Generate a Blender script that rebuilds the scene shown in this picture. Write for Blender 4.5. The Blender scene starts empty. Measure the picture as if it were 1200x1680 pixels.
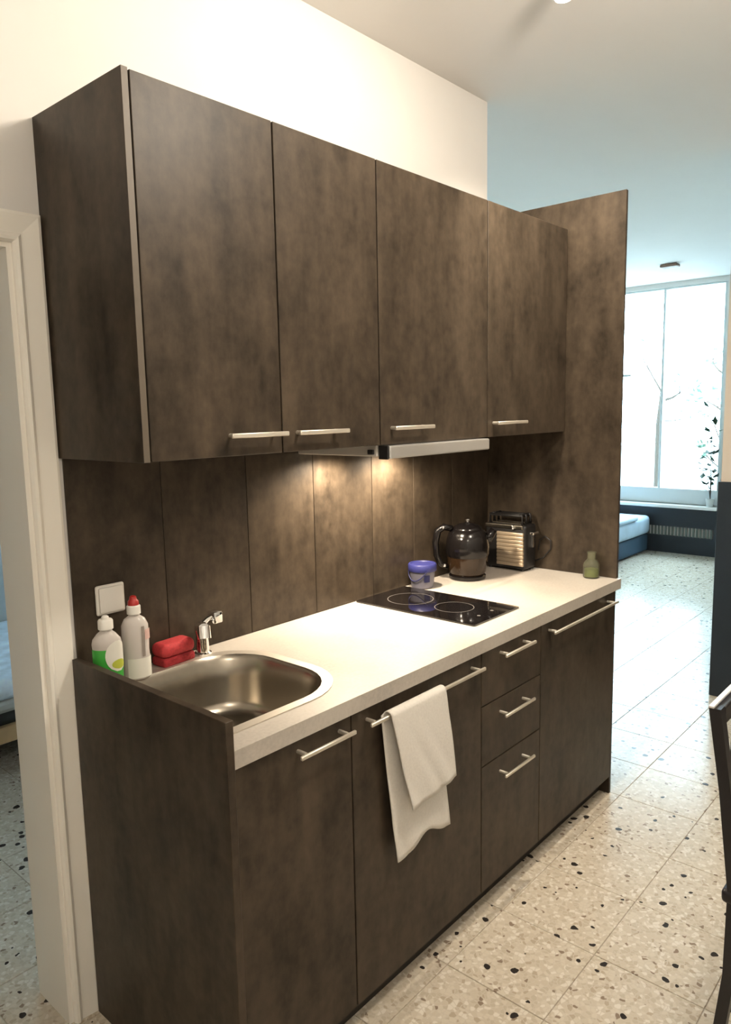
import bpy, bmesh, math, random
from mathutils import Vector, Matrix

random.seed(7)
S = bpy.context.scene
COL = S.collection

# ------------------------------------------------------------------ camera, sky, lights, exposure
cam_d = bpy.data.cameras.new('camera')
cam = bpy.data.objects.new('camera', cam_d); COL.objects.link(cam); S.camera = cam
YAW, PITCH, ROLL, FPX = 0.847, -0.1357, -0.0201, 1219.94
fw = Vector((math.sin(YAW)*math.cos(PITCH), math.cos(YAW)*math.cos(PITCH), math.sin(PITCH)))
r0 = Vector((math.cos(YAW), -math.sin(YAW), 0)); u0 = r0.cross(fw)
rt = math.cos(ROLL)*r0 + math.sin(ROLL)*u0
up = -math.sin(ROLL)*r0 + math.cos(ROLL)*u0
m = Matrix((rt, up, -fw)).transposed().to_4x4()
m.translation = Vector((-0.8531, -1.7661, 1.5799))
cam.matrix_world = m
cam_d.sensor_fit = 'VERTICAL'; cam_d.sensor_height = 24.0; cam_d.lens = FPX/1680*24.0
cam_d.clip_start = 0.02

world = bpy.data.worlds.new('sky'); S.world = world; world.use_nodes = True
bg = world.node_tree.nodes['Background']
bg.inputs['Color'].default_value = (0.60, 0.85, 1.0, 1); bg.inputs['Strength'].default_value = 21.0

S.view_settings.view_transform = 'Standard'; S.view_settings.look = 'None'
S.view_settings.gamma = 1; S.view_settings.use_curve_mapping = False
S.view_settings.exposure = 0.0

WARM = (1.0, 0.87, 0.70)
def lamp(name, kind, loc, power, color=WARM, aim=None, radius=.03, size=None, blend=1.0):
    d = bpy.data.lights.new(name, kind); d.energy = power; d.color = color
    if kind in ('POINT', 'SPOT'): d.shadow_soft_size = radius
    if kind == 'SPOT': d.spot_size = math.radians(size); d.spot_blend = blend
    o = bpy.data.objects.new(name, d); COL.objects.link(o); o.location = loc
    if aim is not None:
        o.rotation_euler = (Vector(aim)-Vector(loc)).to_track_quat('-Z', 'Y').to_euler()
    return o
SPOT_X = (0.74, 1.03, 1.32)
SPOT_Y, SPOT_Z = -0.66, 2.755
SPOT_W, HOOD_W, ROOM_FILL_W, BACK_FILL_W = 11.0, 38.0, 63.0, 34.0

# ------------------------------------------------------------------ materials
def nt(name):
    mt = bpy.data.materials.new(name); mt.use_nodes = True
    t = mt.node_tree; return mt, t.nodes, t.links, t.nodes['Principled BSDF']
def mat(name, col, rough=.5, metal=0., noise=0., nscale=40., trans=0., ior=1.45, coat=0., emit=None, estr=0., bump=0.):
    mt, N, L, b = nt(name)
    b.inputs['Base Color'].default_value = (*col, 1); b.inputs['Roughness'].default_value = rough
    b.inputs['Metallic'].default_value = metal; b.inputs['Transmission Weight'].default_value = trans
    b.inputs['IOR'].default_value = ior; b.inputs['Coat Weight'].default_value = coat
    if emit: b.inputs['Emission Color'].default_value = (*emit, 1); b.inputs['Emission Strength'].default_value = estr
    if noise or bump:
        tc = N.new('ShaderNodeTexCoord'); nz = N.new('ShaderNodeTexNoise')
        nz.inputs['Scale'].default_value = nscale; nz.inputs['Detail'].default_value = 5
        L.new(tc.outputs['Object'], nz.inputs['Vector'])
        if noise:
            mr = N.new('ShaderNodeMapRange'); mr.inputs[1].default_value = .25; mr.inputs[2].default_value = .75
            mr.inputs[3].default_value = 1-noise; mr.inputs[4].default_value = 1+noise
            L.new(nz.outputs['Fac'], mr.inputs[0])
            mx = N.new('ShaderNodeMix'); mx.data_type = 'RGBA'; mx.blend_type = 'MULTIPLY'; mx.inputs[0].default_value = 1
            mx.inputs[6].default_value = (*col, 1); L.new(mr.outputs[0], mx.inputs[7]); L.new(mx.outputs[2], b.inputs['Base Color'])
        if bump:
            bp = N.new('ShaderNodeBump'); bp.inputs['Strength'].default_value = bump; bp.inputs['Distance'].default_value = .002
            L.new(nz.outputs['Fac'], bp.inputs['Height']); L.new(bp.outputs[0], b.inputs['Normal'])
    return mt
def ramp(N, stops, interp='LINEAR'):
    r = N.new('ShaderNodeValToRGB'); e = r.color_ramp; e.interpolation = interp
    while len(e.elements) < len(stops): e.elements.new(.5)
    for q, (p, c) in zip(e.elements, stops): q.position = p; q.color = (*c, 1)
    return r
def pos_random(N, L, amount=30.):
    g = N.new('ShaderNodeNewGeometry'); oi = N.new('ShaderNodeObjectInfo')
    a = N.new('ShaderNodeVectorMath'); a.operation = 'MULTIPLY_ADD'
    cv = N.new('ShaderNodeCombineXYZ')
    for i in range(3): L.new(oi.outputs['Random'], cv.inputs[i])
    L.new(cv.outputs[0], a.inputs[0]); a.inputs[1].default_value = (amount, amount*1.7, amount*.6); L.new(g.outputs['Position'], a.inputs[2])
    return a.outputs[0]
def laminate(name, dark, light, rough=.42):
    """mottled brown-grey rusted-concrete laminate with a faint upright grain"""
    mt, N, L, b = nt(name); p = pos_random(N, L)
    n1 = N.new('ShaderNodeTexNoise'); n1.inputs['Scale'].default_value = 7.5; n1.inputs['Detail'].default_value = 8; n1.inputs['Roughness'].default_value = .68
    m0 = N.new('ShaderNodeMapping'); m0.inputs['Scale'].default_value = (1.15, 1.15, .6); L.new(p, m0.inputs['Vector']); L.new(m0.outputs[0], n1.inputs['Vector'])
    mp = N.new('ShaderNodeMapping'); mp.inputs['Scale'].default_value = (26, 26, 1.6); L.new(p, mp.inputs['Vector'])
    n2 = N.new('ShaderNodeTexNoise'); n2.inputs['Scale'].default_value = 1.0; n2.inputs['Detail'].default_value = 3
    L.new(mp.outputs[0], n2.inputs['Vector'])
    n3 = N.new('ShaderNodeTexNoise'); n3.inputs['Scale'].default_value = 34; n3.inputs['Detail'].default_value = 4; L.new(p, n3.inputs['Vector'])
    m3 = N.new('ShaderNodeMix'); m3.inputs[0].default_value = .24; L.new(n1.outputs['Fac'], m3.inputs[2]); L.new(n3.outputs['Fac'], m3.inputs[3])
    mx = N.new('ShaderNodeMix'); mx.inputs[0].default_value = .16
    L.new(m3.outputs[0], mx.inputs[2]); L.new(n2.outputs['Fac'], mx.inputs[3])
    rp = ramp(N, [(.36, dark), (.5, tuple((d+l)/2 for d, l in zip(dark, light))), (.65, light)])
    L.new(mx.outputs[0], rp.inputs['Fac']); L.new(rp.outputs['Color'], b.inputs['Base Color'])
    b.inputs['Roughness'].default_value = rough; b.inputs['Specular IOR Level'].default_value = .22
    bp = N.new('ShaderNodeBump'); bp.inputs['Strength'].default_value = .05; bp.inputs['Distance'].default_value = .001
    L.new(n2.outputs['Fac'], bp.inputs['Height']); L.new(bp.outputs[0], b.inputs['Normal'])
    return mt
def terrazzo(name, joints=False):
    mt, N, L, b = nt(name); p = pos_random(N, L, 7.)
    warp = N.new('ShaderNodeTexNoise'); warp.inputs['Scale'].default_value = 30; L.new(p, warp.inputs['Vector'])
    ad = N.new('ShaderNodeVectorMath'); ad.operation = 'MULTIPLY_ADD'; L.new(warp.outputs['Color'], ad.inputs[0]); ad.inputs[1].default_value = (.022,)*3; L.new(p, ad.inputs[2])
    v = N.new('ShaderNodeTexVoronoi'); v.inputs['Scale'].default_value = 80; L.new(ad.outputs[0], v.inputs['Vector'])
    sp = N.new('ShaderNodeSeparateColor'); L.new(v.outputs['Color'], sp.inputs[0])
    c1 = ramp(N, [(0, (.50, .44, .345)), (.25, (.60, .54, .44)), (.5, (.55, .485, .385)), (.72, (.68, .63, .545)), (.90, (.44, .37, .28)), (.965, (.26, .20, .15))], 'CONSTANT')
    L.new(sp.outputs[0], c1.inputs['Fac'])
    ve = N.new('ShaderNodeTexVoronoi'); ve.feature = 'DISTANCE_TO_EDGE'; ve.inputs['Scale'].default_value = 80; L.new(ad.outputs[0], ve.inputs['Vector'])
    me = N.new('ShaderNodeMapRange'); me.inputs[1].default_value = .02; me.inputs[2].default_value = .12; L.new(ve.outputs['Distance'], me.inputs[0])
    m1 = N.new('ShaderNodeMix'); m1.data_type = 'RGBA'; m1.inputs[6].default_value = (.56, .50, .41, 1)
    L.new(me.outputs[0], m1.inputs[0]); L.new(c1.outputs['Color'], m1.inputs[7])
    # sparse big dark chips
    v2 = N.new('ShaderNodeTexVoronoi'); v2.inputs['Scale'].default_value = 27; L.new(ad.outputs[0], v2.inputs['Vector'])
    s2 = N.new('ShaderNodeSeparateColor'); L.new(v2.outputs['Color'], s2.inputs[0])
    pick = N.new('ShaderNodeMath'); pick.operation = 'GREATER_THAN'; pick.inputs[1].default_value = .74; L.new(s2.outputs[0], pick.inputs[0])
    rad = N.new('ShaderNodeMapRange'); rad.inputs[3].default_value = .08; rad.inputs[4].default_value = .36; L.new(s2.outputs[1], rad.inputs[0])
    near = N.new('ShaderNodeMath'); near.operation = 'LESS_THAN'; L.new(v2.outputs['Distance'], near.inputs[0]); L.new(rad.outputs[0], near.inputs[1])
    both = N.new('ShaderNodeMath'); both.operation = 'MULTIPLY'; L.new(pick.outputs[0], both.inputs[0]); L.new(near.outputs[0], both.inputs[1])
    m2 = N.new('ShaderNodeMix'); m2.data_type = 'RGBA'; L.new(both.outputs[0], m2.inputs[0]); L.new(m1.outputs[2], m2.inputs[6])
    m2.inputs[7].default_value = (.035, .03, .027, 1)
    out = m2.outputs[2]
    if joints:
        g = N.new('ShaderNodeNewGeometry'); sx = N.new('ShaderNodeSeparateXYZ'); L.new(g.outputs['Position'], sx.inputs[0])
        fs = []
        for i, o in ((0, TX0), (1, TY0)):
            a = N.new('ShaderNodeMath'); a.operation = 'SUBTRACT'; a.inputs[1].default_value = o - 50*TS; L.new(sx.outputs[i], a.inputs[0])
            q = N.new('ShaderNodeMath'); q.operation = 'MODULO'; q.inputs[1].default_value = TS; L.new(a.outputs[0], q.inputs[0])
            h = N.new('ShaderNodeMath'); h.operation = 'LESS_THAN'; h.inputs[1].default_value = .004; L.new(q.outputs[0], h.inputs[0]); fs.append(h)
        mxm = N.new('ShaderNodeMath'); mxm.operation = 'MAXIMUM'; L.new(fs[0].outputs[0], mxm.inputs[0]); L.new(fs[1].outputs[0], mxm.inputs[1])
        m3 = N.new('ShaderNodeMix'); m3.data_type = 'RGBA'; L.new(mxm.outputs[0], m3.inputs[0]); L.new(out, m3.inputs[6]); m3.inputs[7].default_value = (.25, .21, .17, 1)
        out = m3.outputs[2]
    L.new(out, b.inputs['Base Color']); b.inputs['Roughness'].default_value = .19; b.inputs['Specular IOR Level'].default_value = .10
    return mt
def glass_mat(name, tint=(1, 1, 1), gloss=.08):
    mt, N, L, b = nt(name); N.remove(b)
    t = N.new('ShaderNodeBsdfTransparent'); t.inputs[0].default_value = (*tint, 1)
    g = N.new('ShaderNodeBsdfGlossy'); g.inputs['Roughness'].default_value = .02
    lw = N.new('ShaderNodeLayerWeight'); lw.inputs[0].default_value = .5
    pw = N.new('ShaderNodeMath'); pw.operation = 'POWER'; pw.inputs[1].default_value = 5; L.new(lw.outputs['Facing'], pw.inputs[0])
    fr = N.new('ShaderNodeMath'); fr.operation = 'MULTIPLY_ADD'; fr.inputs[1].default_value = .94; fr.inputs[2].default_value = .04; L.new(pw.outputs[0], fr.inputs[0])
    mx = N.new('ShaderNodeMixShader'); L.new(fr.outputs[0], mx.inputs[0]); L.new(t.outputs[0], mx.inputs[1]); L.new(g.outputs[0], mx.inputs[2])
    L.new(mx.outputs[0], N['Material Output'].inputs[0]); return mt
def stone_top():
    mt, N, L, b = nt('worktop_stone'); tc = N.new('ShaderNodeTexCoord')
    n1 = N.new('ShaderNodeTexNoise'); n1.inputs['Scale'].default_value = 3; n1.inputs['Detail'].default_value = 6; L.new(tc.outputs['Object'], n1.inputs['Vector'])
    n2 = N.new('ShaderNodeTexNoise'); n2.inputs['Scale'].default_value = 120; n2.inputs['Detail'].default_value = 3; L.new(tc.outputs['Object'], n2.inputs['Vector'])
    mx = N.new('ShaderNodeMix'); mx.inputs[0].default_value = .3; L.new(n1.outputs['Fac'], mx.inputs[2]); L.new(n2.outputs['Fac'], mx.inputs[3])
    rp = ramp(N, [(.35, (.37, .335, .295)), (.5, (.45, .41, .36)), (.65, (.50, .46, .405))])
    L.new(mx.outputs[0], rp.inputs['Fac']); L.new(rp.outputs['Color'], b.inputs['Base Color']); b.inputs['Roughness'].default_value = .45
    return mt

TS = .305; TX0, TY0 = 1.958, -.6385      # floor tile module and joint origin
M = dict(
    lam=laminate('brown_laminate', (.020, .0148, .0100), (.078, .0582, .0400)),
    lam_edge=mat('laminate_edge', (.11, .09, .068), .5),
    dark=mat('dark_plinth', (.020, .017, .014), .5),
    inside=mat('carcass_board', (.10, .085, .068), .6),
    top=stone_top(),
    nickel=mat('satin_nickel', (.80, .75, .66), .5, .9),
    steel=mat('brushed_steel', (.38, .345, .29), .27, 1., noise=.06, nscale=60),
    rim=mat('steel_rim', (.62, .57, .50), .5, .9),
    chrome=mat('chrome', (.85, .85, .85), .06, 1.),
    alu=mat('hood_aluminium', (.74, .74, .73), .38, .85),
    wall=mat('white_plaster', (.74, .72, .69), .9, noise=.015, nscale=6, bump=.1),
    ceil=mat('ceiling_plaster', (.76, .74, .71), .95, noise=.01, nscale=4),
    white=mat('white_lacquer', (.86, .83, .76), .4),
    frame=mat('window_frame_paint', (.62, .66, .66), .45),
    sill=mat('sill_stone', (.82, .83, .82), .35),
    dado=mat('dado_paint', (.016, .022, .029), .5, noise=.15, nscale=5),
    upper=mat('beige_plaster', (.62, .53, .43), .9),
    grout=mat('grout', (.40, .35, .28), .9),
    terr=terrazzo('terrazzo'), terrj=terrazzo('terrazzo_far', True),
    glass=glass_mat('pane_glass'),
    black=mat('black_gloss', (.006, .005, .005), .16),
    blackm=mat('black_plastic', (.014, .013, .013), .4),
    ceran=mat('hob_glass', (.006, .005, .005), .05, coat=.5),
    mark=mat('hob_print', (.16, .15, .14), .3),
    socket=mat('socket_plastic', (.78, .76, .71), .35),
    towel=mat('white_cotton', (.70, .67, .62), .95, noise=.05, nscale=160, bump=.4),
    pet=mat('clear_bottle', (.74, .69, .65), .15, trans=.25, ior=1.25),
    green=mat('green_soap', (.05, .36, .05), .2),
    labelw=mat('white_label', (.72, .71, .64), .5),
    labely=mat('yellow_green_label', (.45, .50, .06), .5),
    red=mat('red_plastic', (.38, .018, .015), .35),
    sponge=mat('red_sponge', (.48, .04, .045), .75, noise=.2, nscale=140, bump=.5),
    sponged=mat('dark_red_pad', (.30, .02, .025), .9, noise=.3, nscale=200, bump=.6),
    blue=mat('blue_lid', (.030, .033, .15), .4),
    tub=mat('pale_blue_tub', (.15, .145, .18), .4),
    navy=mat('navy_print', (.012, .014, .07), .5),
    coffee=mat('brown_glass', (.022, .012, .006), .12),
    jar=mat('green_glass', (.86, .88, .72), .05, trans=.95, ior=1.2),
    bedblue=mat('blue_grey_bedding', (.42, .55, .66), .9, noise=.12, nscale=7),
    bedbase=mat('blue_bed_base', (.035, .075, .12), .7),
    sheet=mat('pale_blue_sheet', (.68, .80, .93), .9, noise=.22, nscale=16),
    grey=mat('grey_mattress', (.36, .37, .35), .9),
    wood=mat('pine_rail', (.42, .28, .14), .5, noise=.12, nscale=12),
    chair=mat('black_chair_lacquer', (.013, .012, .014), .35),
    pale=mat('rail_highlight_paint', (.70, .70, .70), .3),  # pale colour standing for the chair rail's highlight
    lampm=mat('lamp_metal', (.75, .73, .70), .3, .8),
    bulb=mat('lamp_glow', (1, .9, .7), .4, emit=(1, .86, .62), estr=14.),
    led=mat('hood_lamp_glow', (1, .9, .7), .4, emit=(1, .82, .55), estr=12.),
    bark=mat('twig_bark', (.05, .04, .03), .9),
    leaf=mat('dark_leaf', (.03, .075, .045), .6),
    ground=mat('outside_paving', (.32, .33, .32), .9, noise=.05, nscale=.6),
    brownl=mat('brown_lamp', (.22, .14, .10), .5),
)

# ------------------------------------------------------------------ mesh helpers (world coordinates)
def new(): return bmesh.new()
def box(bm, a, b, bev=0., seg=2):
    x0, x1 = sorted((a[0], b[0])); y0, y1 = sorted((a[1], b[1])); z0, z1 = sorted((a[2], b[2]))
    vs = [bm.verts.new(p) for p in ((x0,y0,z0),(x1,y0,z0),(x1,y1,z0),(x0,y1,z0),(x0,y0,z1),(x1,y0,z1),(x1,y1,z1),(x0,y1,z1))]
    fs = [bm.faces.new([vs[i] for i in q]) for q in ((0,3,2,1),(4,5,6,7),(0,1,5,4),(1,2,6,5),(2,3,7,6),(3,0,4,7))]
    if bev:
        es = {e for f in fs for e in f.edges}
        bmesh.ops.bevel(bm, geom=list(es), offset=bev, segments=seg, affect='EDGES', profile=.5)
    return bm
def bx(a, b, bev=0., seg=2): return box(new(), a, b, bev, seg)
def tube(bm, pts, r, n=12, cap=True):
    pts = [Vector(p) for p in pts]; rings = []
    rs = r if isinstance(r, (list, tuple)) else [r]*len(pts)
    side = None
    for i, p in enumerate(pts):
        d = (pts[min(i+1, len(pts)-1)]-pts[max(i-1, 0)]).normalized()
        if side is None:
            side = d.cross(Vector((0, 0, 1)) if abs(d.z) < .9 else Vector((1, 0, 0))).normalized()
        else: side = (side - d*side.dot(d)).normalized()
        o = d.cross(side)
        rings.append([bm.verts.new(p+rs[i]*(math.cos(t)*side+math.sin(t)*o)) for t in [2*math.pi*k/n for k in range(n)]])
    for A, B in zip(rings, rings[1:]):
        for k in range(n): bm.faces.new((A[k], A[(k+1) % n], B[(k+1) % n], B[k]))
    if cap: bm.faces.new(rings[0][::-1]); bm.faces.new(rings[-1])
    return bm
def lathe(bm, c, prof, n=28, sx=1., sy=1., rot=0., square=0.):
    """prof: (radius, z above c).  sx/sy flatten; square>0 turns circles to superellipses"""
    c = Vector(c); rings = []; cr, sr = math.cos(rot), math.sin(rot)
    for r, z in prof:
        ring = []
        for k in range(n):
            t = 2*math.pi*k/n; ca, sa = math.cos(t), math.sin(t); q = 1.
            if square: q = (abs(ca)**(2+square)+abs(sa)**(2+square))**(-1/(2+square))
            x, y = r*q*ca*sx, r*q*sa*sy
            ring.append(bm.verts.new(c+Vector((x*cr-y*sr, x*sr+y*cr, z))))
        rings.append(ring)
    for A, B in zip(rings, rings[1:]):
        for k in range(n): bm.faces.new((A[k], A[(k+1) % n], B[(k+1) % n], B[k]))
    bm.faces.new(rings[0][::-1]); bm.faces.new(rings[-1])
    return bm
def rrect(x0, x1, y0, y1, r, n=8):
    rr = r if isinstance(r, (tuple, list)) else (r,)*4       # corners: (x1,y1) (x0,y1) (x0,y0) (x1,y0)
    out = []
    for (cx, cy, a0), q in zip(((x1, y1, 0), (x0, y1, 90), (x0, y0, 180), (x1, y0, 270)), rr):
        ox = cx-q if a0 in (0, 270) else cx+q; oy = cy-q if a0 in (0, 90) else cy+q
        for k in range(n+1):
            t = math.radians(a0+90*k/n); out.append((ox+q*math.cos(t), oy+q*math.sin(t)))
    return out
def prism(bm, poly, z0, z1):
    A = [bm.verts.new((x, y, z0)) for x, y in poly]; B = [bm.verts.new((x, y, z1)) for x, y in poly]; n = len(poly)
    bm.faces.new(A[::-1]); bm.faces.new(B)
    for k in range(n): bm.faces.new((A[k], A[(k+1) % n], B[(k+1) % n], B[k]))
    return bm
def slab_hole(bm, outer, hole, z0, z1):
    """flat slab of outline outer with a hole, both loops counterclockwise"""
    L = []
    for z in (z0, z1):
        a = [bm.verts.new((x, y, z)) for x, y in outer]; h = [bm.verts.new((x, y, z)) for x, y in hole]
        es = [bm.edges.new((q[k], q[(k+1) % len(q)])) for q in (a, h) for k in range(len(q))]
        bmesh.ops.triangle_fill(bm, use_beauty=True, use_dissolve=False, edges=es)
        L.append((a, h))
    for i in (0, 1):
        A, B = L[0][i], L[1][i]; n = len(A)
        for k in range(n): bm.faces.new((A[k], A[(k+1) % n], B[(k+1) % n], B[k]))
    return bm
def loft(bm, loops, cap_end=True, cap_start=False):
    R = [[bm.verts.new(p) for p in lp] for lp in loops]; n = len(R[0])
    for A, B in zip(R, R[1:]):
        for k in range(n): bm.faces.new((A[k], A[(k+1) % n], B[(k+1) % n], B[k]))
    if cap_end: bm.faces.new(R[-1])
    if cap_start: bm.faces.new(R[0][::-1])
    return bm

BASE = {}
def link(name, bm, mt, parent=None, smooth=False, base=None, loc=None, normals=True):
    """one mesh object; its verts are given in world space"""
    b = Vector(BASE[parent.name]) if parent is not None else Vector(base if base else (0, 0, 0))
    if normals: bmesh.ops.recalc_face_normals(bm, faces=bm.faces)
    bmesh.ops.translate(bm, verts=bm.verts, vec=-b)
    me = bpy.data.meshes.new(name); bm.to_mesh(me); bm.free()
    for q in (mt if isinstance(mt, (list, tuple)) else [mt]): me.materials.append(q)
    if smooth:
        for p in me.polygons: p.use_smooth = True
        if smooth != 'all': me.set_sharp_from_angle(angle=math.radians(38))
    o = bpy.data.objects.new(name, me); COL.objects.link(o)
    if parent is not None: o.parent = parent
    else: o.location = b
    BASE[o.name] = b
    return o
def tag(o, label=None, cat=None, group=None, kind=None):
    for k, v in (('label', label), ('category', cat), ('group', group), ('kind', kind)):
        if v: o[k] = v
    return o
def thing(name, label, cat, base, group=None):
    o = bpy.data.objects.new(name, None); o.empty_display_size = .05; COL.objects.link(o); o.location = base
    BASE[o.name] = Vector(base); return tag(o, label, cat, group)
def structure(name, bm, mt, **k): return tag(link(name, bm, mt, **k), kind='structure')

# ------------------------------------------------------------------ the setting
ZC = 2.833; XE = 1.958; XF = 7.227; WT = .166           # ceiling, end of kitchen wall, window wall, wall thickness
DX0, DX1, DZ = -.93, -.060, 1.975                       # doorway
X0, Y0 = -2.6, -3.0; XP = 3.306; YP = -.593; YL = 3.6; YB = 2.5
# floor: a slab that carries grout under the built tiles and a printed joint pattern beyond them
tiles = set()
def cells(xa, xb, ya, yb):
    for i in range(math.floor((xa-TX0)/TS), math.ceil((xb-TX0)/TS)):
        for j in range(math.floor((ya-TY0)/TS), math.ceil((yb-TY0)/TS)): tiles.add((i, j))
cells(.35, 1.9, -1.55, -.60); cells(1.97, 4.9, -1.2, .86); cells(-.75, .05, -.6, .6); cells(-.3, 1.1, .3, 1.85)
bm = new()
for i in range(math.floor((X0-.2-TX0)/TS), math.ceil((XF+.2-TX0)/TS)):
    for j in range(math.floor((Y0-.2-TY0)/TS), math.ceil((YL+.2-TY0)/TS)):
        x, y = TX0+i*TS, TY0+j*TS; t = (i, j) in tiles; z = -.003 if t else 0.
        f = bm.faces.new([bm.verts.new(p) for p in ((x, y, z), (x+TS, y, z), (x+TS, y+TS, z), (x, y+TS, z))])
        f.material_index = 1 if t else 0
box(bm, (X0-.2, Y0-.2, -.12), (XF+.2, YL+.2, -.02))
floor = structure('floor', bm, [M['terrj'], M['grout']], normals=False)
tm = None
for n, (i, j) in enumerate(sorted(tiles)):
    x, y = TX0+i*TS, TY0+j*TS
    if tm is None:
        b_ = bx((.001, .001, -.012), (TS-.001, TS-.001, 0.), .0012, 1)
        bmesh.ops.translate(b_, verts=b_.verts, vec=(-TS/2, -TS/2, 0))
        tm = bpy.data.meshes.new('tile'); b_.to_mesh(tm); b_.free(); tm.materials.append(M['terr'])
    o = bpy.data.objects.new('tile', tm); COL.objects.link(o); o.parent = floor
    o.location = (x+TS/2, y+TS/2, random.uniform(-.0003, .0003)); o.rotation_euler = (0, 0, random.choice((0, 1, 2, 3))*math.pi/2)
structure('ceiling', bx((X0-.2, Y0-.2, ZC), (XF+.2, YL+.2, ZC+.15)), M['ceil'])
bm = new()
box(bm, (DX1-.005, 0, 0), (XE, WT, ZC)); box(bm, (DX0, 0, DZ+.006), (DX1-.005, WT, ZC)); box(bm, (X0, 0, 0), (DX0, WT, ZC))
structure('wall_back', bm, M['wall'])
structure('wall_bedroom_right', bx((XE-.12, WT, 0), (XE, YL, ZC)), M['wall'])
bm = new()
box(bm, (X0, YB, 0), (1.12, YB+.12, ZC)); box(bm, (1.76, YB, 0), (XE-.12, YB+.12, ZC)); box(bm, (1.12, YB, 0), (1.76, YB+.12, .85)); box(bm, (1.12, YB, 2.25), (1.76, YB+.12, ZC))
structure('wall_bedroom_back', bm, mat('blue_grey_paint', (.50, .56, .58), .9))
structure('wall_left', bx((X0-.15, Y0-.15, 0), (X0, YB+.12, ZC)), M['wall'])
structure('wall_front', bx((X0, Y0-.15, 0), (XP+.12, Y0, ZC)), M['wall'])
structure('wall_far_left', bx((XE, YL, 0), (XF+.15, YL+.12, ZC)), M['wall'])
structure('wall_far_right', bx((XP+.12, -1.62, 0), (XF+.15, -1.5, ZC)), M['wall'])
# partition at the right: beige above, dark dado below
wr = structure('wall_right', bx((XP, Y0, 0), (XP+.12, YP, ZC)), M['upper'])
structure('trim_2', bx((XP-.012, Y0, 0), (XP+.132, YP+.012, 1.172), .003, 1), M['dado'])
# window wall
WY0, WY1, WZ0, WZ1 = .53, 3.45, .525, 2.785
bm = new()
box(bm, (XF, -1.5, 0), (XF+.2, WY0, ZC)); box(bm, (XF, WY1, 0), (XF+.2, YL, ZC))
box(bm, (XF, WY0, 0), (XF+.2, WY1, WZ0)); box(bm, (XF, WY0, WZ1), (XF+.2, WY1, ZC))
structure('wall_far', bm, M['wall'])
def window(name, axis_x, y0, y1, z0, z1, mull, depth=.07, bot=.165):
    w = bpy.data.objects.new(name, None); COL.objects.link(w); base = (axis_x, (y0+y1)/2, z0); w.location = base; BASE[w.name] = Vector(base)
    w['kind'] = 'structure'
    xa, xb = axis_x, axis_x+depth
    link('bottom_rail', bx((xa, y0, z0), (xb, y1, z0+bot), .006), M['frame'], w)
    link('top_rail', bx((xa, y0, z1-.018), (xb, y1, z1), .004), M['frame'], w)
    for y in (y0, y1-.03): link('stile', bx((xa, y, z0+bot), (xb, y+.03, z1-.018), .004), M['frame'], w)
    for y in mull: link('mullion', bx((xa, y-.013, z0+bot), (xb, y+.013, z1-.018), .004), M['frame'], w)
    ys = [y0+.03]+list(mull)+[y1-.03]
    for a, b in zip(ys, ys[1:]):
        link('pane', bx((xa+depth*.45, a+.01, z0+bot), (xa+depth*.45+.006, b-.01, z1-.018)), M['glass'], w)
    return w
w1 = window('window_1', XF+.02, WY0, WY1, WZ0, WZ1, (1.15, 2.30))
link('handle', box(bx((XF-.03, 1.47, 1.885), (XF-.012, 1.62, 1.912), .006), (XF-.012, 1.49, 1.89), (XF+.02, 1.51, 1.908)), M['frame'], w1)
link('sill', bx((XF-.09, WY0-.01, WZ0-.035), (XF+.03, WY1, WZ0), .006), M['sill'], w1)
w2 = window('window_2', 0, -.32, .32, .85, 2.25, (0,), .07, .06)
w2.location = (1.44, YB+.03, .85); w2.rotation_euler = (0, 0, math.pi/2)
# dark niche with the radiator grille below the sill
rc = thing('radiator_cover', 'dark radiator cover with a slatted grille under the far window', 'radiator', (XF-.03, 1.5, 0))
bm = new(); box(bm, (XF-.03, WY0, 0), (XF-.001, 3.45, .185)); box(bm, (XF-.03, WY0, .285), (XF-.001, 3.45, .488)); box(bm, (XF-.03, WY0, .185), (XF-.001, WY0+.03, .285))
link('cover_board', bm, M['dado'], rc)
bm = new()
for k in range(80):
    y = .57+k*.036
    box(bm, (XF-.024, y, .186), (XF-.01, y+.020, .284))
g = link('grille', bm, mat('grille_paint', (.13, .15, .13), .5), rc); g['kind'] = 'stuff'
# door frame: jamb lining, stop and moulded architrave
t1 = bpy.data.objects.new('trim_1', None); COL.objects.link(t1); t1.location = (DX1, 0, 0); BASE['trim_1'] = Vector((DX1, 0, 0)); t1['kind'] = 'structure'
bm = new(); box(bm, (DX1-.012, -.004, 0), (DX1, WT, DZ)); box(bm, (DX0, -.004, DZ-.012), (DX1-.012, WT, DZ)); box(bm, (DX0, -.004, 0), (DX0+.012, WT, DZ))
bmesh.ops.translate(bm, verts=bm.verts, vec=(.0, 0, 0)); link('jamb_lining', bm, M['white'], t1)
def architrave(pts_in, pts_out):
    """moulded profile swept round the opening with mitred corners (in -> out, profile height in -y)"""
    prof = [(0, 0), (0, -.012), (.06, -.019), (.16, -.021), (.24, -.017), (.30, -.0135), (.36, -.0135), (.9, -.019), (1, -.016), (1, 0)]
    loops = []
    for (xi, zi), (xo, zo) in zip(pts_in, pts_out):
        loops.append([(xi+(xo-xi)*t, y, zi+(zo-zi)*t) for t, y in prof])
    return loft(new(), loops, True, True)
AW = .068
link('architrave', architrave([(DX0, 0), (DX0, DZ), (DX1, DZ), (DX1, 0)], [(DX0-AW, 0), (DX0-AW, DZ+AW), (DX1+AW, DZ+AW), (DX1+AW, 0)]), M['white'], t1)

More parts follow.
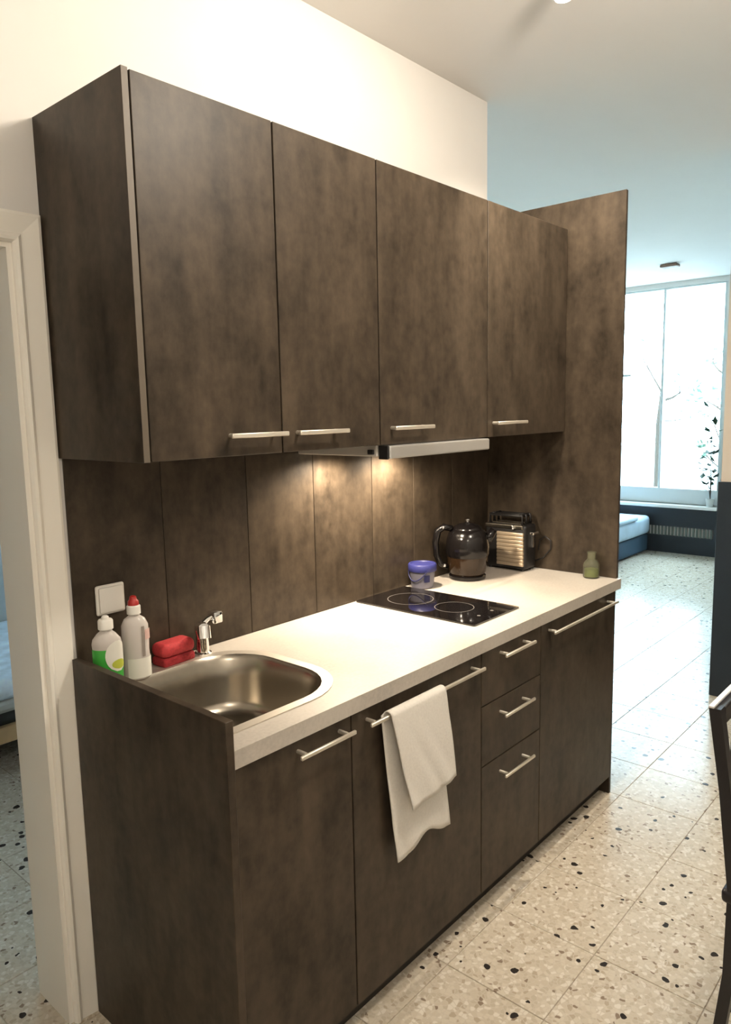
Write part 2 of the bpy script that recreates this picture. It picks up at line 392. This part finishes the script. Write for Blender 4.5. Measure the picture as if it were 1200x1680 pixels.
# ------------------------------------------------------------------ kitchen: wall units
FD = .018                                  # door thickness
def bar_handle(x0, x1, y, z, parent, h=.011, out=.030):
    bm = bx((x0, y-out-.008, z-h/2), (x1, y-out, z+h/2), .002, 1)
    for x in (x0+.022, x1-.022): tube(bm, [(x, y-out+.001, z), (x, y+.0005, z)], .005, 8)
    return link('handle', bm, M['nickel'], parent, smooth=True)
UD = .3808; UB, UT = 1.479, 2.2627
ux = [.0125, .4079, .7859, 1.3572, 1.9369]
hx = [(.222, .398), (.436, .618), (.814, 1.003), (1.372, 1.573)]
ulab = ['first brown wall cabinet from the left, its dark side showing', 'second brown wall cabinet from the left, narrow, beside the hood',
        'third brown wall cabinet from the left, above the extractor hood', 'fourth brown wall cabinet from the left, against the tall side panel']
for k in range(4):
    a, b = ux[k], ux[k+1]
    t = thing('wall_cabinet', ulab[k], 'cabinet', ((a+b)/2, -UD/2, UB), 'wall cabinets')
    st = .016; yf = -UD+FD+.002
    side0 = -UD if k == 0 else yf
    bm = new()
    box(bm, (a+.0005, side0, UB), (a+st, -.001, UT), .0008, 1); box(bm, (b-st, yf, UB), (b-.0005, -.001, UT), .0008, 1)
    zb = UB if k != 2 else UB+.03
    box(bm, (a+st, yf, UT-.016), (b-st, -.001, UT)); box(bm, (a+st, yf, zb), (b-st, -.001, zb+.016)); box(bm, (a+st, -.012, zb+.016), (b-st, -.001, UT-.016))
    link('carcass', bm, M['lam'], t)
    if k == 0: link('edge_strip', bx((a+.001, -UD-.0008, UB+.0005), (a+st-.0005, -UD, UT-.0005)), M['lam_edge'], t)
    d0 = a+st+.004 if k == 0 else a+.0022
    d = link('door', bx((d0, -UD, UB+.001), (b-.0022, -UD+FD, UT-.002), .0012, 1), M['lam'], t)
    bar_handle(*hx[k], -UD, 1.528, d)
# extractor hood pulled under the third unit
t = thing('extractor_hood', 'slim aluminium extractor hood with two lamps under the wall cabinets', 'hood', (1.07, -.2, 1.435))
hx0, hx1 = .804, 1.338
link('body', bx((.791, -UD+.02, 1.446), (hx1-.004, -.03, 1.508), .003), mat('hood_body', (.55, .52, .48), .5, .15), t)
link('front_panel', bx((hx0, -.402, 1.440), (hx1, -UD+.018, 1.477), .004), M['alu'], t)
link('end_cap', bx((.7965, -.398, 1.438), (.8035, -UD+.018, 1.478), .002), M['blackm'], t)
link('switch', bx((.784, -.352, 1.452), (.7945, -.330, 1.466), .002), M['blackm'], t)
for x in (.926, 1.245):
    ln = link('lamp', lathe(new(), (x, -.105, 1.4385), [(.026, 0), (.030, .002), (.030, .008)], 20), M['led'], t, smooth=True)
    lamp('hood_light', 'SPOT', (x, -.105, 1.434), HOOD_W, (1, .84, .64), (x, -.085, .9), .02, 168, .7)

# backsplash: seven upright laminate boards
t = thing('backsplash', 'brown laminate backsplash of upright boards between worktop and wall cabinets', 'backsplash', (1.0, -.002, .9))
sx = [.0225, .295, .593, .878, 1.175, 1.42, 1.683, 1.9585]
for a, b in zip(sx, sx[1:]):
    link('board', bx((a+.0008, -.007, .9005), (b-.0008, -.0005, UB-.001), .0012, 1), M['lam'], t)

# ------------------------------------------------------------------ kitchen: base units
HW, TW = .90, .0402
TOPU = HW-TW; YD = -.600; PZ = .0745
def base_unit(a, b, label, fronts, zl=TOPU-.001, zr=TOPU-.001):
    t = thing('base_cabinet', label, 'cabinet', ((a+b)/2, -.3, 0), 'base cabinets')
    bm = new(); st = .016; yf = YD+FD+.002
    box(bm, (a+.0005, yf, PZ), (a+st, -.01, zl), .0008, 1); box(bm, (b-st, yf, PZ), (b-.0005, -.01, zr), .0008, 1)
    box(bm, (a+st, yf, PZ), (b-st, -.01, PZ+.016)); box(bm, (a+st, -.018, PZ+.016), (b-st, -.01, TOPU-.01))
    box(bm, (a+st, yf, TOPU-.025), (b-st, yf+.02, TOPU-.001))
    link('carcass', bm, M['inside'], t)
    link('plinth', bx((a, -.555, 0), (b, -.54, PZ)), M['dark'], t)
    for nm, z0, z1, hz, h0, h1 in fronts:
        d = link(nm, bx((a+.002, YD, z0), (b-.002, YD+FD, z1), .0012, 1), M['lam'], t)
        bar_handle(h0, h1, YD, hz, d, .010)
    return t
bxs = [.0205, .3985, .977, 1.345, 1.9425]
ztop = TOPU-.006
base_unit(bxs[0], bxs[1], 'brown base cabinet with one door under the sink', [('door', PZ, ztop, .8275, .199, .378)], zl=.70, zr=.70)
base_unit(bxs[1], bxs[2], 'brown base cabinet with a long handle the white towel hangs on', [('door', PZ, ztop, .8235, .433, .945)], zl=.70)
base_unit(bxs[2], bxs[3], 'brown base cabinet with three drawers below the hob', [('drawer', .685, ztop, .829, 1.062, 1.248), ('drawer', .492, .6815, .637, 1.062, 1.246), ('drawer', PZ, .4885, .439, 1.063, 1.248)])
base_unit(bxs[3], bxs[4], 'rightmost brown base cabinet with one wide handle near its top', [('door', PZ, ztop, .8245, 1.378, 1.900)])
o = link('end_panel', bx((0, -.634, 0), (.0195, -.0225, .9777), .001, 1), M['lam'], base=(.01, -.32, 0))
tag(o, 'dark upright end panel beside the sink, rising above the worktop', 'panel')
o = link('end_panel', bx((1.944, -.598, 0), (1.960, -.01, TOPU-.001), .001, 1), M['lam'], base=(1.952, -.3, 0))
tag(o, 'low brown end panel at the far right, below the worktop', 'panel')
o = link('end_panel', bx((1.9585, -.6007, HW+.0005), (1.975, -.0005, 2.3704), .001, 1), M['lam'], base=(1.966, -.3, HW))
tag(o, 'tall brown end panel standing on the far end of the worktop', 'panel')

# worktop with the sink cut-out
SO = rrect(.034, .497, -.548, -.058, (.175, .06, .06, .175)); SI = rrect(.052, .468, -.522, -.088, (.150, .05, .05, .150))
SH = rrect(.040, .491, -.542, -.064, (.170, .055, .055, .170))
o = link('worktop', slab_hole(new(), [(.0205, -.6129), (1.976, -.6129), (1.976, -.0075), (.0205, -.0075)], SH, TOPU, HW), M['top'], base=(1, -.3, TOPU))
tag(o, 'long pale stone-look worktop over the base cabinets', 'worktop')
# sink
t = thing('sink', 'stainless steel sink bowl with rounded corners set in the worktop', 'sink', (.26, -.3, HW))
bm = slab_hole(new(), SO, SI, HW+.0003, HW+.0028)
link('rim', bm, M['rim'], t, smooth=True)
def inset(d, z, rr):
    return [(x, y, z) for x, y in rrect(.052+d, .468-d, -.522+d, -.088-d, tuple(max(q-d*.5, .02) for q in rr))]
RR = (.150, .05, .05, .150)
loops = [inset(0, HW+.0026, RR), inset(.004, HW-.003, RR), inset(.008, HW-.012, RR), inset(.018, HW-.06, RR), inset(.024, HW-.125, RR), inset(.032, HW-.145, RR), inset(.050, HW-.157, RR), inset(.085, HW-.161, RR)]
link('bowl', loft(new(), loops), M['steel'], t, smooth='all')
dr = link('drain', lathe(new(), (.24, -.305, HW-.161), [(.043, 0), (.043, .003), (.036, .0045), (.030, .002), (.004, .002)], 24), M['chrome'], t, smooth=True)
# tap
TP = Vector((.372, -.052, HW))
t = thing('tap', 'low chrome mixer tap on the worktop behind the sink', 'tap', TP)
def at(x, y, z): return TP+Vector((x, y, z))
link('body', lathe(new(), TP, [(.025, 0), (.025, .005), (.019, .009), (.0175, .055), (.020, .066), (.020, .086), (.012, .092)], 24), M['chrome'], t, smooth=True)
link('spout', tube(new(), [at(0, 0, .066), at(-.022, -.030, .088), at(-.040, -.062, .098), at(-.050, -.080, .099)], [.015, .016, .016, .016], 16), M['chrome'], t, smooth=True)
link('aerator', tube(new(), [at(-.048, -.076, .106), at(-.053, -.085, .074)], .0185, 18), M['chrome'], t, smooth=True)
link('lever', box(tube(new(), [at(0, 0, .086), at(.018, -.002, .098), at(.034, -.006, .104)], [.010, .008, .008], 10), at(.028, -.024, .084), at(.058, .010, .118), .004), M['chrome'], t, smooth=True)

# hob
t = thing('hob', 'black glass two-zone hob set in the worktop', 'hob', (1.2, -.265, HW))
link('glass_plate', prism(new(), rrect(1.064, 1.345, -.518, -.016, .006, 3), HW+.0003, HW+.0055), M['ceran'], t)
for cy, r in ((-.155, .083), (-.345, .068)):
    bm = slab_hole(new(), [(1.205+r*math.cos(a), cy+r*math.sin(a)) for a in [2*math.pi*k/40 for k in range(40)]], [(1.205+(r-.002)*math.cos(a), cy+(r-.002)*math.sin(a)) for a in [2*math.pi*k/40 for k in range(40)]], HW+.0056, HW+.0058)
    link('cooking_zone', bm, M['mark'], t)
for x in (1.165, 1.245): link('touch_mark', lathe(new(), (x, -.470, HW+.0056), [(.006, 0), (.006, .0002)], 14), M['mark'], t)

# ------------------------------------------------------------------ things on the worktop
o = None
t = thing('socket', 'square white wall socket on the backsplash above the bottles', 'socket', (.119, -.008, 1.107))
link('cover_plate', prism(new(), [(0, 0)], 0, 0) if False else bx((.079, -.018, 1.068), (.160, -.0072, 1.147), .006, 3), M['socket'], t, smooth=True)
link('flap', bx((.085, -.0225, 1.075), (.154, -.0175, 1.141), .004, 2), M['socket'], t, smooth=True)
# green bottle
bx_, by_ = .062, -.085
t = thing('soap_bottle', 'clear bottle of green washing-up liquid with a white cap', 'bottle', (bx_, by_, HW))
RZ = -.6
link('liquid', lathe(new(), (bx_, by_, HW+.0005), [(.027, 0), (.0315, .006), (.0325, .05), (.0325, .100), (.0315, .104)], 26, 1.12, .72, RZ), M['green'], t, smooth=True)
link('bottle_body', lathe(new(), (bx_, by_, HW+.1045), [(.0315, 0), (.0325, .012), (.030, .024), (.020, .038), (.0135, .044), (.0135, .050)], 26, 1.12, .72, RZ), M['pet'], t, smooth=True)
cp = link('cap', lathe(new(), (bx_, by_, HW+.1545), [(.0185, 0), (.0185, .020), (.016, .024), (.009, .025), (.009, .030), (.006, .033)], 22), M['socket'], t, smooth=True)
def front_label(name, c, rx, ry, rot, a0, a1, z0, z1, mt, parent, oval=True, n=14, mz=10, off=.0008):
    """a curved label patch lying on an elliptic bottle"""
    bm = new(); g = []; cr, sr = math.cos(rot), math.sin(rot)
    for j in range(mz+1):
        v = -1+2*j/mz; row = []
        wd = math.sqrt(max(1-v*v*.96, .02)) if oval else 1
        for i in range(n+1):
            a = (a0+a1)/2+(i/n-.5)*(a1-a0)*wd
            x, y = (rx+off)*math.cos(a), (ry+off)*math.sin(a)
            row.append(bm.verts.new((c[0]+x*cr-y*sr, c[1]+x*sr+y*cr, z0+(z1-z0)*j/mz)))
        g.append(row)
    for j in range(mz):
        for i in range(n): bm.faces.new((g[j][i], g[j][i+1], g[j+1][i+1], g[j+1][i]))
    return link(name, bm, mt, parent, smooth='all')
A = math.radians
front_label('label', (bx_, by_), .0325*1.12, .0325*.72, RZ, A(-95), A(10), HW+.048, HW+.126, M['labelw'], t)
front_label('emblem', (bx_, by_), .0325*1.12, .0325*.72, RZ, A(-72), A(-5), HW+.054, HW+.078, M['labely'], t, off=.0014)
# clear bottle, red cap
cx_, cy_ = .148, -.075; RZ2 = -.5
t = thing('soap_bottle', 'clear waisted bottle with a red cap beside the red sponge', 'bottle', (cx_, cy_, HW))
link('bottle_body', lathe(new(), (cx_, cy_, HW+.0005), [(.029, 0), (.033, .006), (.034, .05), (.0325, .075), (.034, .11), (.033, .142), (.026, .158), (.014, .167), (.0135, .172)], 28, 1.02, .74, RZ2), M['pet'], t, smooth=True)
link('collar', lathe(new(), (cx_, cy_, HW+.1725), [(.0175, 0), (.0175, .020), (.0145, .023)], 22), M['socket'], t, smooth=True)
link('cap', lathe(new(), (cx_, cy_, HW+.1955), [(.0145, 0), (.0135, .010), (.010, .014), (.008, .022), (.005, .024)], 20), M['red'], t, smooth=True)
front_label('label', (cx_, cy_), .0345*1.02, .0345*.74, RZ2, A(-130), A(20), HW+.006, HW+.058, M['labelw'], t, False)
front_label('groove', (cx_, cy_), .0345*1.02, .0345*.74, RZ2, A(-66), A(-52), HW+.062, HW+.142, mat('bottle_groove', (.30, .26, .23), .3), t, False, 3, 6)
front_label('print', (cx_, cy_), .0345*1.02, .0345*.74, RZ2, A(-50), A(-5), HW+.105, HW+.132, mat('pink_print', (.62, .42, .38), .4), t, False, 8, 4)
# sponge
t = thing('sponge', 'red sponge with a darker scouring pad beside the tap', 'sponge', (.280, -.046, HW))
def soft(a, b, r, rot, c):
    bm = bx(a, b, r, 4); bmesh.ops.rotate(bm, verts=bm.verts, cent=c, matrix=Matrix.Rotation(rot, 3, 'Z')); return bm
c = Vector((.280, -.046, HW))
link('foam', soft((.224, -.078, HW+.025), (.334, -.015, HW+.064), .016, .06, c), M['sponge'], t, smooth='all')
link('scouring_pad', soft((.226, -.076, HW+.0005), (.332, -.017, HW+.0255), .008, .06, c), M['sponged'], t, smooth='all')
# blue tub
ux_, uy_ = 1.392, -.068
t = thing('tub', 'small pale tub with a blue lid and dark square on the worktop behind the hob', 'tub', (ux_, uy_, HW))
link('tub_body', lathe(new(), (ux_, uy_, HW+.0005), [(.040, 0), (.043, .003), (.050, .078), (.050, .080)], 30), M['tub'], t, smooth=True)
ld = link('lid', lathe(new(), (ux_, uy_, HW+.0805), [(.054, -.014), (.055, -.012), (.055, .010), (.052, .014), (.046, .014), (.044, .011), (.002, .011)], 30), M['blue'], t, smooth=True)
front_label('label', (ux_, uy_), .047, .047, 0, A(-135), A(-108), HW+.028, HW+.055, M['navy'], t, False, 5, 4, off=.0022)
bm = tube(new(), [(ux_+.053*math.cos(a), uy_+.053*math.sin(a), HW+.074-.042*math.sin(k/12*math.pi)) for k in range(13) for a in [A(195-k*0-20*math.sin(k/12*math.pi)) if False else A(120+10*k)]], .0022, 8)
link('bail_handle', bm, M['navy'], t, smooth='all')
# kettle
kx, ky = 1.625, -.120
t = thing('kettle', 'round black kettle with brown glass base in the corner of the worktop', 'kettle', (kx, ky, HW))
link('base_plate', lathe(new(), (kx, ky, HW+.0005), [(.070, 0), (.074, .004), (.074, .014), (.068, .018)], 32), M['black'], t, smooth=True)
link('glass_jug', lathe(new(), (kx, ky, HW+.018), [(.066, 0), (.073, .010), (.080, .045), (.082, .075)], 36), M['coffee'], t, smooth=True)
link('body', lathe(new(), (kx, ky, HW+.093), [(.083, 0), (.086, .010), (.087, .040), (.083, .070), (.074, .095), (.060, .108)], 36), M['black'], t, smooth=True)
lid = link('lid', lathe(new(), (kx, ky, HW+.201), [(.060, 0), (.057, .008), (.040, .019), (.014, .026), (.010, .028)], 32), M['black'], t, smooth=True)
link('knob', lathe(new(), (kx, ky, HW+.229), [(.006, 0), (.006, .004), (.011, .007), (.011, .013), (.006, .016)], 18), M['chrome'], lid, smooth=True)
hd = Vector((-.70, .71, 0)).normalized()
P = Vector((kx, ky, HW))
link('grip', tube(new(), [P+hd*d+Vector((0, 0, z)) for d, z in ((.062, .204), (.095, .212), (.120, .196), (.129, .150), (.126, .100), (.110, .062), (.078, .050))], [.013, .014, .015, .014, .013, .013, .011], 14), M['black'], t, smooth='all')
for d, z in ((.1, .206), (.094, .052)):
    link('rivet', lathe(new(), P+hd*d+Vector((-.006, -.006, z)), [(.007, 0), (.009, .004), (.007, .011)], 14), M['chrome'], t, smooth=True)
link('spout', tube(new(), [P-hd*.070+Vector((0, 0, .150)), P-hd*.092+Vector((0, 0, .172)), P-hd*.108+Vector((0, 0, .196))], [.026, .018, .014], 14), M['black'], t, smooth='all')
# toaster
tx0, tx1, ty0, ty1 = 1.846, 1.944, -.256, -.062
t = thing('toaster', 'black toaster with ribbed steel side standing against the tall panel', 'toaster', ((tx0+tx1)/2, (ty0+ty1)/2, HW))
bm = new()
box(bm, (tx0+.004, ty0, HW+.006), (tx1, ty1, HW+.196), .014, 3)
link('housing', bm, M['blackm'], t, smooth=True)
bm = new(); nr = 9
for k in range(nr):
    z = HW+.022+k*.0158; box(bm, (tx0-.004, ty0+.008, z), (tx0+.012, ty1-.060, z+.0150), .003, 2)
link('steel_side', bm, mat('warm_steel', (.62, .50, .36), .35, .6), t, smooth=True)
link('top_band', bx((tx0-.002, ty0+.012, HW+.178), (tx0+.014, ty1-.004, HW+.194), .003), M['steel'], t)
bm = new()
for x in (tx0+.022, tx0+.062): box(bm, (x, ty0+.025, HW+.1955), (x+.020, ty1-.025, HW+.2005))
link('bread_slot', bm, M['steel'], t)
bm = new()
for x in (tx0+.012, tx0+.046, tx0+.080): tube(bm, [(x, ty0+.02, HW+.198), (x, ty0+.02, HW+.232), (x, ty1-.02, HW+.232), (x, ty1-.02, HW+.198)], .006, 8)
for y in (ty0+.03, ty1-.03): tube(bm, [(tx0+.012, y, HW+.236), (tx0+.080, y, HW+.236)], .005, 8)
link('bread_rack', bm, M['blackm'], t, smooth='all')
link('lever', box(bx((tx0+.03, ty0-.024, HW+.155), (tx0+.075, ty0-.001, HW+.166), .003), (tx0+.045, ty0-.012, HW+.10), (tx0+.056, ty0-.001, HW+.155)), M['chrome'], t)
link('knob', lathe(new(), (tx0-.006, ty0+.055, HW+.186), [(.007, -.007), (.009, 0), (.007, .007)], 14), M['chrome'], t, smooth=True)
for x in (tx0+.018, tx1-.018):
    for y in (ty0+.02, ty1-.02): link('foot', tube(new(), [(x, y, HW+.0003), (x, y, HW+.010)], .008, 10), M['blackm'], t)
link('cord', tube(new(), [(1.950, -.245, HW+.03), (1.951, -.285, HW+.05), (1.951, -.318, HW+.09), (1.951, -.318, HW+.125), (1.951, -.292, HW+.142), (1.951, -.268, HW+.125), (1.950, -.262, HW+.08)], .003, 8), M['blackm'], t, smooth='all')
# green glass
gx, gy = 1.921, -.512
t = thing('glass_bottle', 'small green glass bottle at the far front corner of the worktop', 'bottle', (gx, gy, HW))
link('bottle_body', lathe(new(), (gx, gy, HW+.0005), [(.029, 0), (.032, .004), (.032, .052), (.027, .064), (.018, .074), (.017, .096), (.019, .098), (.019, .104), (.015, .104), (.014, .074), (.024, .062), (.029, .050), (.029, .006), (.002, .005)], 26), M['jar'], t, smooth=True)
link('contents', lathe(new(), (gx, gy, HW+.0065), [(.026, 0), (.026, .030), (.002, .031)], 22), mat('green_contents', (.14, .17, .04), .5), t, smooth=True)

# tea towel over the long handle
def cloth():
    bm = new(); path = []
    zf, zbk = .565, .424
    n1, n2, na = 20, 26, 8
    for k in range(n1+1): path.append((-.6465, zf+(.826-zf)*k/n1, 0, 1-k/n1))
    for k in range(1, na): a = math.pi*k/na; path.append((-.633-.0135*math.cos(a), .826+.0115*math.sin(a), 0, 0))
    for k in range(n2+1): path.append((-.6195, .826-(.826-zbk)*k/n2, 1, k/n2))
    nx = 26; g = []
    for y, z, back, s in path:
        row = []
        for i in range(nx+1):
            u = i/nx
            if not back: xl, xr = .497+.060*s, .728+.032*s
            else: xl, xr = .488+.042*s, .730+.036*s
            w = math.sin(u*8.5+2*z*9)*.0035*s+math.sin(u*17+z*30)*.0012*s
            if back: yy = y+w*.7 if False else y+abs(w)*-.6
            else: yy = y-abs(w)*1.6
            if back: yy = min(yy, -.606)-.010*s*s
            if not back: yy -= .010*s
            dz = 0
            if s > 0 and not back: dz = -.012*(1-u)*s*math.sin(u*2.6+.4)+.008*u*s
            if back: dz = (-.008+.030*math.exp(-((u-.55)/.22)**2))*s*s
            row.append(bm.verts.new((xl+(xr-xl)*u, yy, z+dz)))
        g.append(row)
    for A_, B_ in zip(g, g[1:]):
        for i in range(nx): bm.faces.new((A_[i], A_[i+1], B_[i+1], B_[i]))
    return bm
o = link('tea_towel', cloth(), M['towel'], smooth='all', base=(.62, -.633, .83))
tag(o, 'white tea towel folded over the long cabinet handle', 'towel')
md = o.modifiers.new('thick', 'SOLIDIFY'); md.thickness = .0025; md.offset = 0

# ------------------------------------------------------------------ ceiling lamps
t = thing('ceiling_spotlight', 'ceiling spotlight bar with its glowing bulb at the top edge of the picture', 'lamp', (1.1, SPOT_Y, ZC))
link('mount_bar', bx((.66, SPOT_Y-.02, ZC-.016), (1.36, SPOT_Y+.02, ZC-.0005), .006), M['lampm'], t)
for x in SPOT_X:
    hd_ = link('lamp_head', lathe(new(), (x, SPOT_Y, SPOT_Z+.012), [(.030, 0), (.032, .02), (.026, .034), (.010, .040), (.008, ZC-.015-SPOT_Z-.012)], 22), M['lampm'], t, smooth=True)
    link('bulb', lathe(new(), (x, SPOT_Y, SPOT_Z+.004), [(.014, 0), (.024, .004), (.026, .0085)], 20), M['bulb'], hd_, smooth=True)
    last = x == SPOT_X[-1]
    lamp('spot_light', 'SPOT', (x, SPOT_Y, SPOT_Z-.004), SPOT_W*(10.0 if last else 1), WARM, (1.96, -.42, 1.55) if last else (x, SPOT_Y+.42, SPOT_Z-.60), .03, 105 if last else 165, .7)
t = thing('ceiling_lamp', 'small flat brown lamp on the ceiling before the far window', 'lamp', (6.187, .733, ZC))
link('shade', bx((6.14, .66, ZC-.03), (6.24, .81, ZC-.004), .008), M['brownl'], t)
link('mount_plate', bx((6.16, .70, ZC-.005), (6.22, .77, ZC-.0003)), M['brownl'], t)
# two unseen ceiling lamps, added as fill light for doors, casing and floor
opal = mat('opal_glow', (.9, .85, .75), .4, emit=(1, .85, .62), estr=5.)
for (x, y), w, lb in (((.75, -1.40), ROOM_FILL_W, 'unseen round white lamp added above the picture to light the doors'), ((-1.35, -2.30), BACK_FILL_W, 'unseen round white lamp added behind the viewer as fill light')):
    t = thing('ceiling_lamp', lb, 'lamp', (x, y, ZC))
    link('mount_plate', lathe(new(), (x, y, ZC-.03), [(.13, 0), (.13, .0295)], 28), M['lampm'], t, smooth=True)
    link('lamp_shade', lathe(new(), (x, y, ZC-.10), [(.05, 0), (.11, .02), (.14, .05), (.14, .07)], 28), opal, t, smooth=True)
    lamp('fill_light', 'POINT', (x, y, ZC-.22), w, (1, .89, .75), None, .10)

# ------------------------------------------------------------------ furniture beyond and beside
# bed in the far room
t = thing('bed', 'low bed with blue-grey mattress on a dark blue base near the far window', 'bed', (6.6, 1.65, 0))
link('bed_base', bx((6.05, 1.20, .02), (7.12, 2.10, .20), .02), M['bedbase'], t)
link('mattress', bx((6.03, 1.18, .205), (7.13, 2.12, .40), .045, 4), M['bedblue'], t, smooth=True)
link('blanket', bx((6.02, 1.165, .385), (6.75, 2.13, .435), .02, 3), M['bedblue'], t, smooth=True)
# bed in the side room
t = thing('bed', 'bed with pale blue sheet and pine rail seen through the doorway', 'bed', (.3, 1.95, 0))
link('sheet', bx((-.9, 1.47, .355), (1.75, 2.46, .455), .035, 4), M['sheet'], t, smooth=True)
link('mattress', bx((-.89, 1.485, .295), (1.74, 2.45, .355), .02), M['grey'], t)
link('slat_frame', bx((-.88, 1.51, .235), (1.73, 2.44, .295)), M['blackm'], t)
link('side_rail', bx((-.9, 1.48, .165), (1.75, 1.51, .240), .004), M['wood'], t)
for x in (-.86, 1.69): link('leg', bx((x, 1.50, 0), (x+.06, 1.56, .165), .003), M['wood'], t)
# black chair at the right edge of the picture
t = thing('dining_chair', 'black open-back chair at the right edge of the picture', 'chair', (1.1, -1.5, 0))
def post(x):
    return loft(new(), [[(x, y, z), (x+.030, y, z), (x+.030, y-.026, z), (x, y-.026, z)] for y, z in ((-1.304, 0), (-1.330, .25), (-1.332, .46), (-1.304, .70), (-1.274, .893))], True, True)
for x in (.874, 1.266): link('back_post', post(x), M['chair'], t)
link('top_rail', bx((.905, -1.302, .845), (1.265, -1.280, .890), .004), M['chair'], t)
link('rail_highlight', bx((.873, -1.286, .892), (1.298, -1.2735, .8975), .001, 1), M['pale'], t)['label'] = 'painted highlight along the top rail'  # gloss highlight on the rail, built as a pale strip
for k in range(4): link('back_slat', bx((.965+k*.075, -1.312, .47), (.990+k*.075, -1.300, .846), .002), M['chair'], t)
link('seat', bx((.870, -1.76, .430), (1.300, -1.318, .465), .012, 3), M['chair'], t, smooth=True)
for x in (.880, 1.260): link('front_leg', bx((x, -1.75, 0), (x+.03, -1.72, .43), .003), M['chair'], t)

# ------------------------------------------------------------------ outside the window
structure('ground', bx((XF+.25, -12, -.6), (40, 14, -.5)), M['ground'])
def twig(bm, p, d, ln, r, depth):
    pts = [p]; q = Vector(p)
    for k in range(4):
        d = (d+Vector((random.uniform(-.25, .25), random.uniform(-.25, .25), random.uniform(-.15, .25)))).normalized(); q = q+d*ln/4; pts.append(q.copy())
    tube(bm, pts, [r, r*.85, r*.7, r*.55, r*.4], 6)
    if depth:
        for k in (2, 3, 4):
            dd = (d+Vector((random.uniform(-.9, .9), random.uniform(-.9, .9), random.uniform(-.4, .6)))).normalized()
            twig(bm, pts[k], dd, ln*.6, r*.45, depth-1)
    else: TIPS.append(q.copy())
def leaves(bm, tips, n, spread, size):
    for p in tips:
        for k in range(n):
            c = p+Vector([random.gauss(0, spread) for _ in range(3)]); a = Vector([random.gauss(0, 1) for _ in range(3)]).normalized(); b = a.orthogonal().normalized()
            s = size*random.uniform(.6, 1.2)
            bm.faces.new([bm.verts.new(c+v) for v in (a*s, b*s*.4, -a*s, -b*s*.4)])
    return bm
def tree(label, trunk, branches, nleaf, size):
    global TIPS
    TIPS = []
    t = thing('tree', label, 'tree', trunk[0], 'trees outside the far window')
    bm = tube(new(), trunk, [.045-.022*i/(len(trunk)-1) for i in range(len(trunk))], 8)
    for p, d, ln, rr, dep in branches: twig(bm, Vector(p), Vector(d).normalized(), ln, rr, dep)
    link('trunk', bm, M['bark'], t, smooth='all')
    o = link('foliage', leaves(new(), TIPS, nleaf, .05, size), M['leaf'], t, normals=False); o['kind'] = 'stuff'
TIPS = []
tree('dark-branched bare tree outside behind the window mullion', [(9.6, 2.06, -.5), (9.62, 2.04, .5), (9.58, 2.03, 1.3), (9.6, 2.0, 1.75)],
     [((9.6, 2.02, 1.62), (0, -1, .32), .42, .024, 1), ((9.6, 2.03, 1.35), (.1, -1, .1), .35, .012, 1), ((9.6, 2.0, 1.75), (0, .6, 1), .5, .014, 1)], 2, .05)
tree('leafy young tree outside at the right end of the far window', [(9.6, 1.16, -.5), (9.62, 1.18, .4), (9.58, 1.15, 1.2), (9.6, 1.2, 2.0)],
     [((9.6, 1.16, 1.0), (0, .8, .7), .35, .014, 1), ((9.6, 1.17, 1.45), (0, .9, .6), .35, .014, 1), ((9.6, 1.2, 1.95), (0, .9, .6), .40, .014, 1), ((9.6, 1.16, .7), (0, .7, .5), .3, .012, 1)], 5, .06)
TIPS = []
t = thing('potted_plant', 'slender dark green plant on the window sill at its right end', 'plant', (XF-.045, .60, WZ0))
link('pot', lathe(new(), (XF-.045, .60, WZ0+.0005), [(.030, 0), (.042, .08), (.044, .085), (.038, .085), (.036, .075), (.002, .073)], 20), M['frame'], t, smooth=True)
stems = [(-.005, -.02, .62), (-.012, .015, .95), (-.02, .05, .42), (-.015, -.005, .80)]
for k, (ex, ey, hgt) in enumerate(stems):
    pts = [Vector((XF-.045+ex*q*1.4+.010*math.sin(5*q+k), .60+ey*q+.010*q*math.sin(4.2*q+1.7*k), WZ0+.07+hgt*q)) for q in [i/8 for i in range(9)]]
    link('stem', tube(new(), pts, [.0045-.0003*i for i in range(9)], 6), M['bark'], t, smooth='all')
    for i in range(2, 9):
        for e in (-1, 1): TIPS.append(pts[i]+Vector((-.02, e*.035, .01)))
bm = new()
for p in TIPS:
    if random.random() < .15: continue
    d = Vector((random.uniform(-.5, -.05), random.uniform(-1, 1), random.uniform(-.3, .6))).normalized(); w = d.cross(Vector((.2, .1, 1))).normalized()
    L_ = random.uniform(.07, .11); W_ = L_*.30; n_ = d.cross(w)*.006; p = Vector((min(p.x, XF-.07), p.y, p.z)); q0 = p-d*.02
    bm.faces.new([bm.verts.new(v) for v in (q0, q0+d*L_*.45+w*W_+n_, q0+d*L_, q0+d*L_*.45-w*W_+n_)])
o = link('foliage', bm, M['leaf'], t, normals=False); o['kind'] = 'stuff'
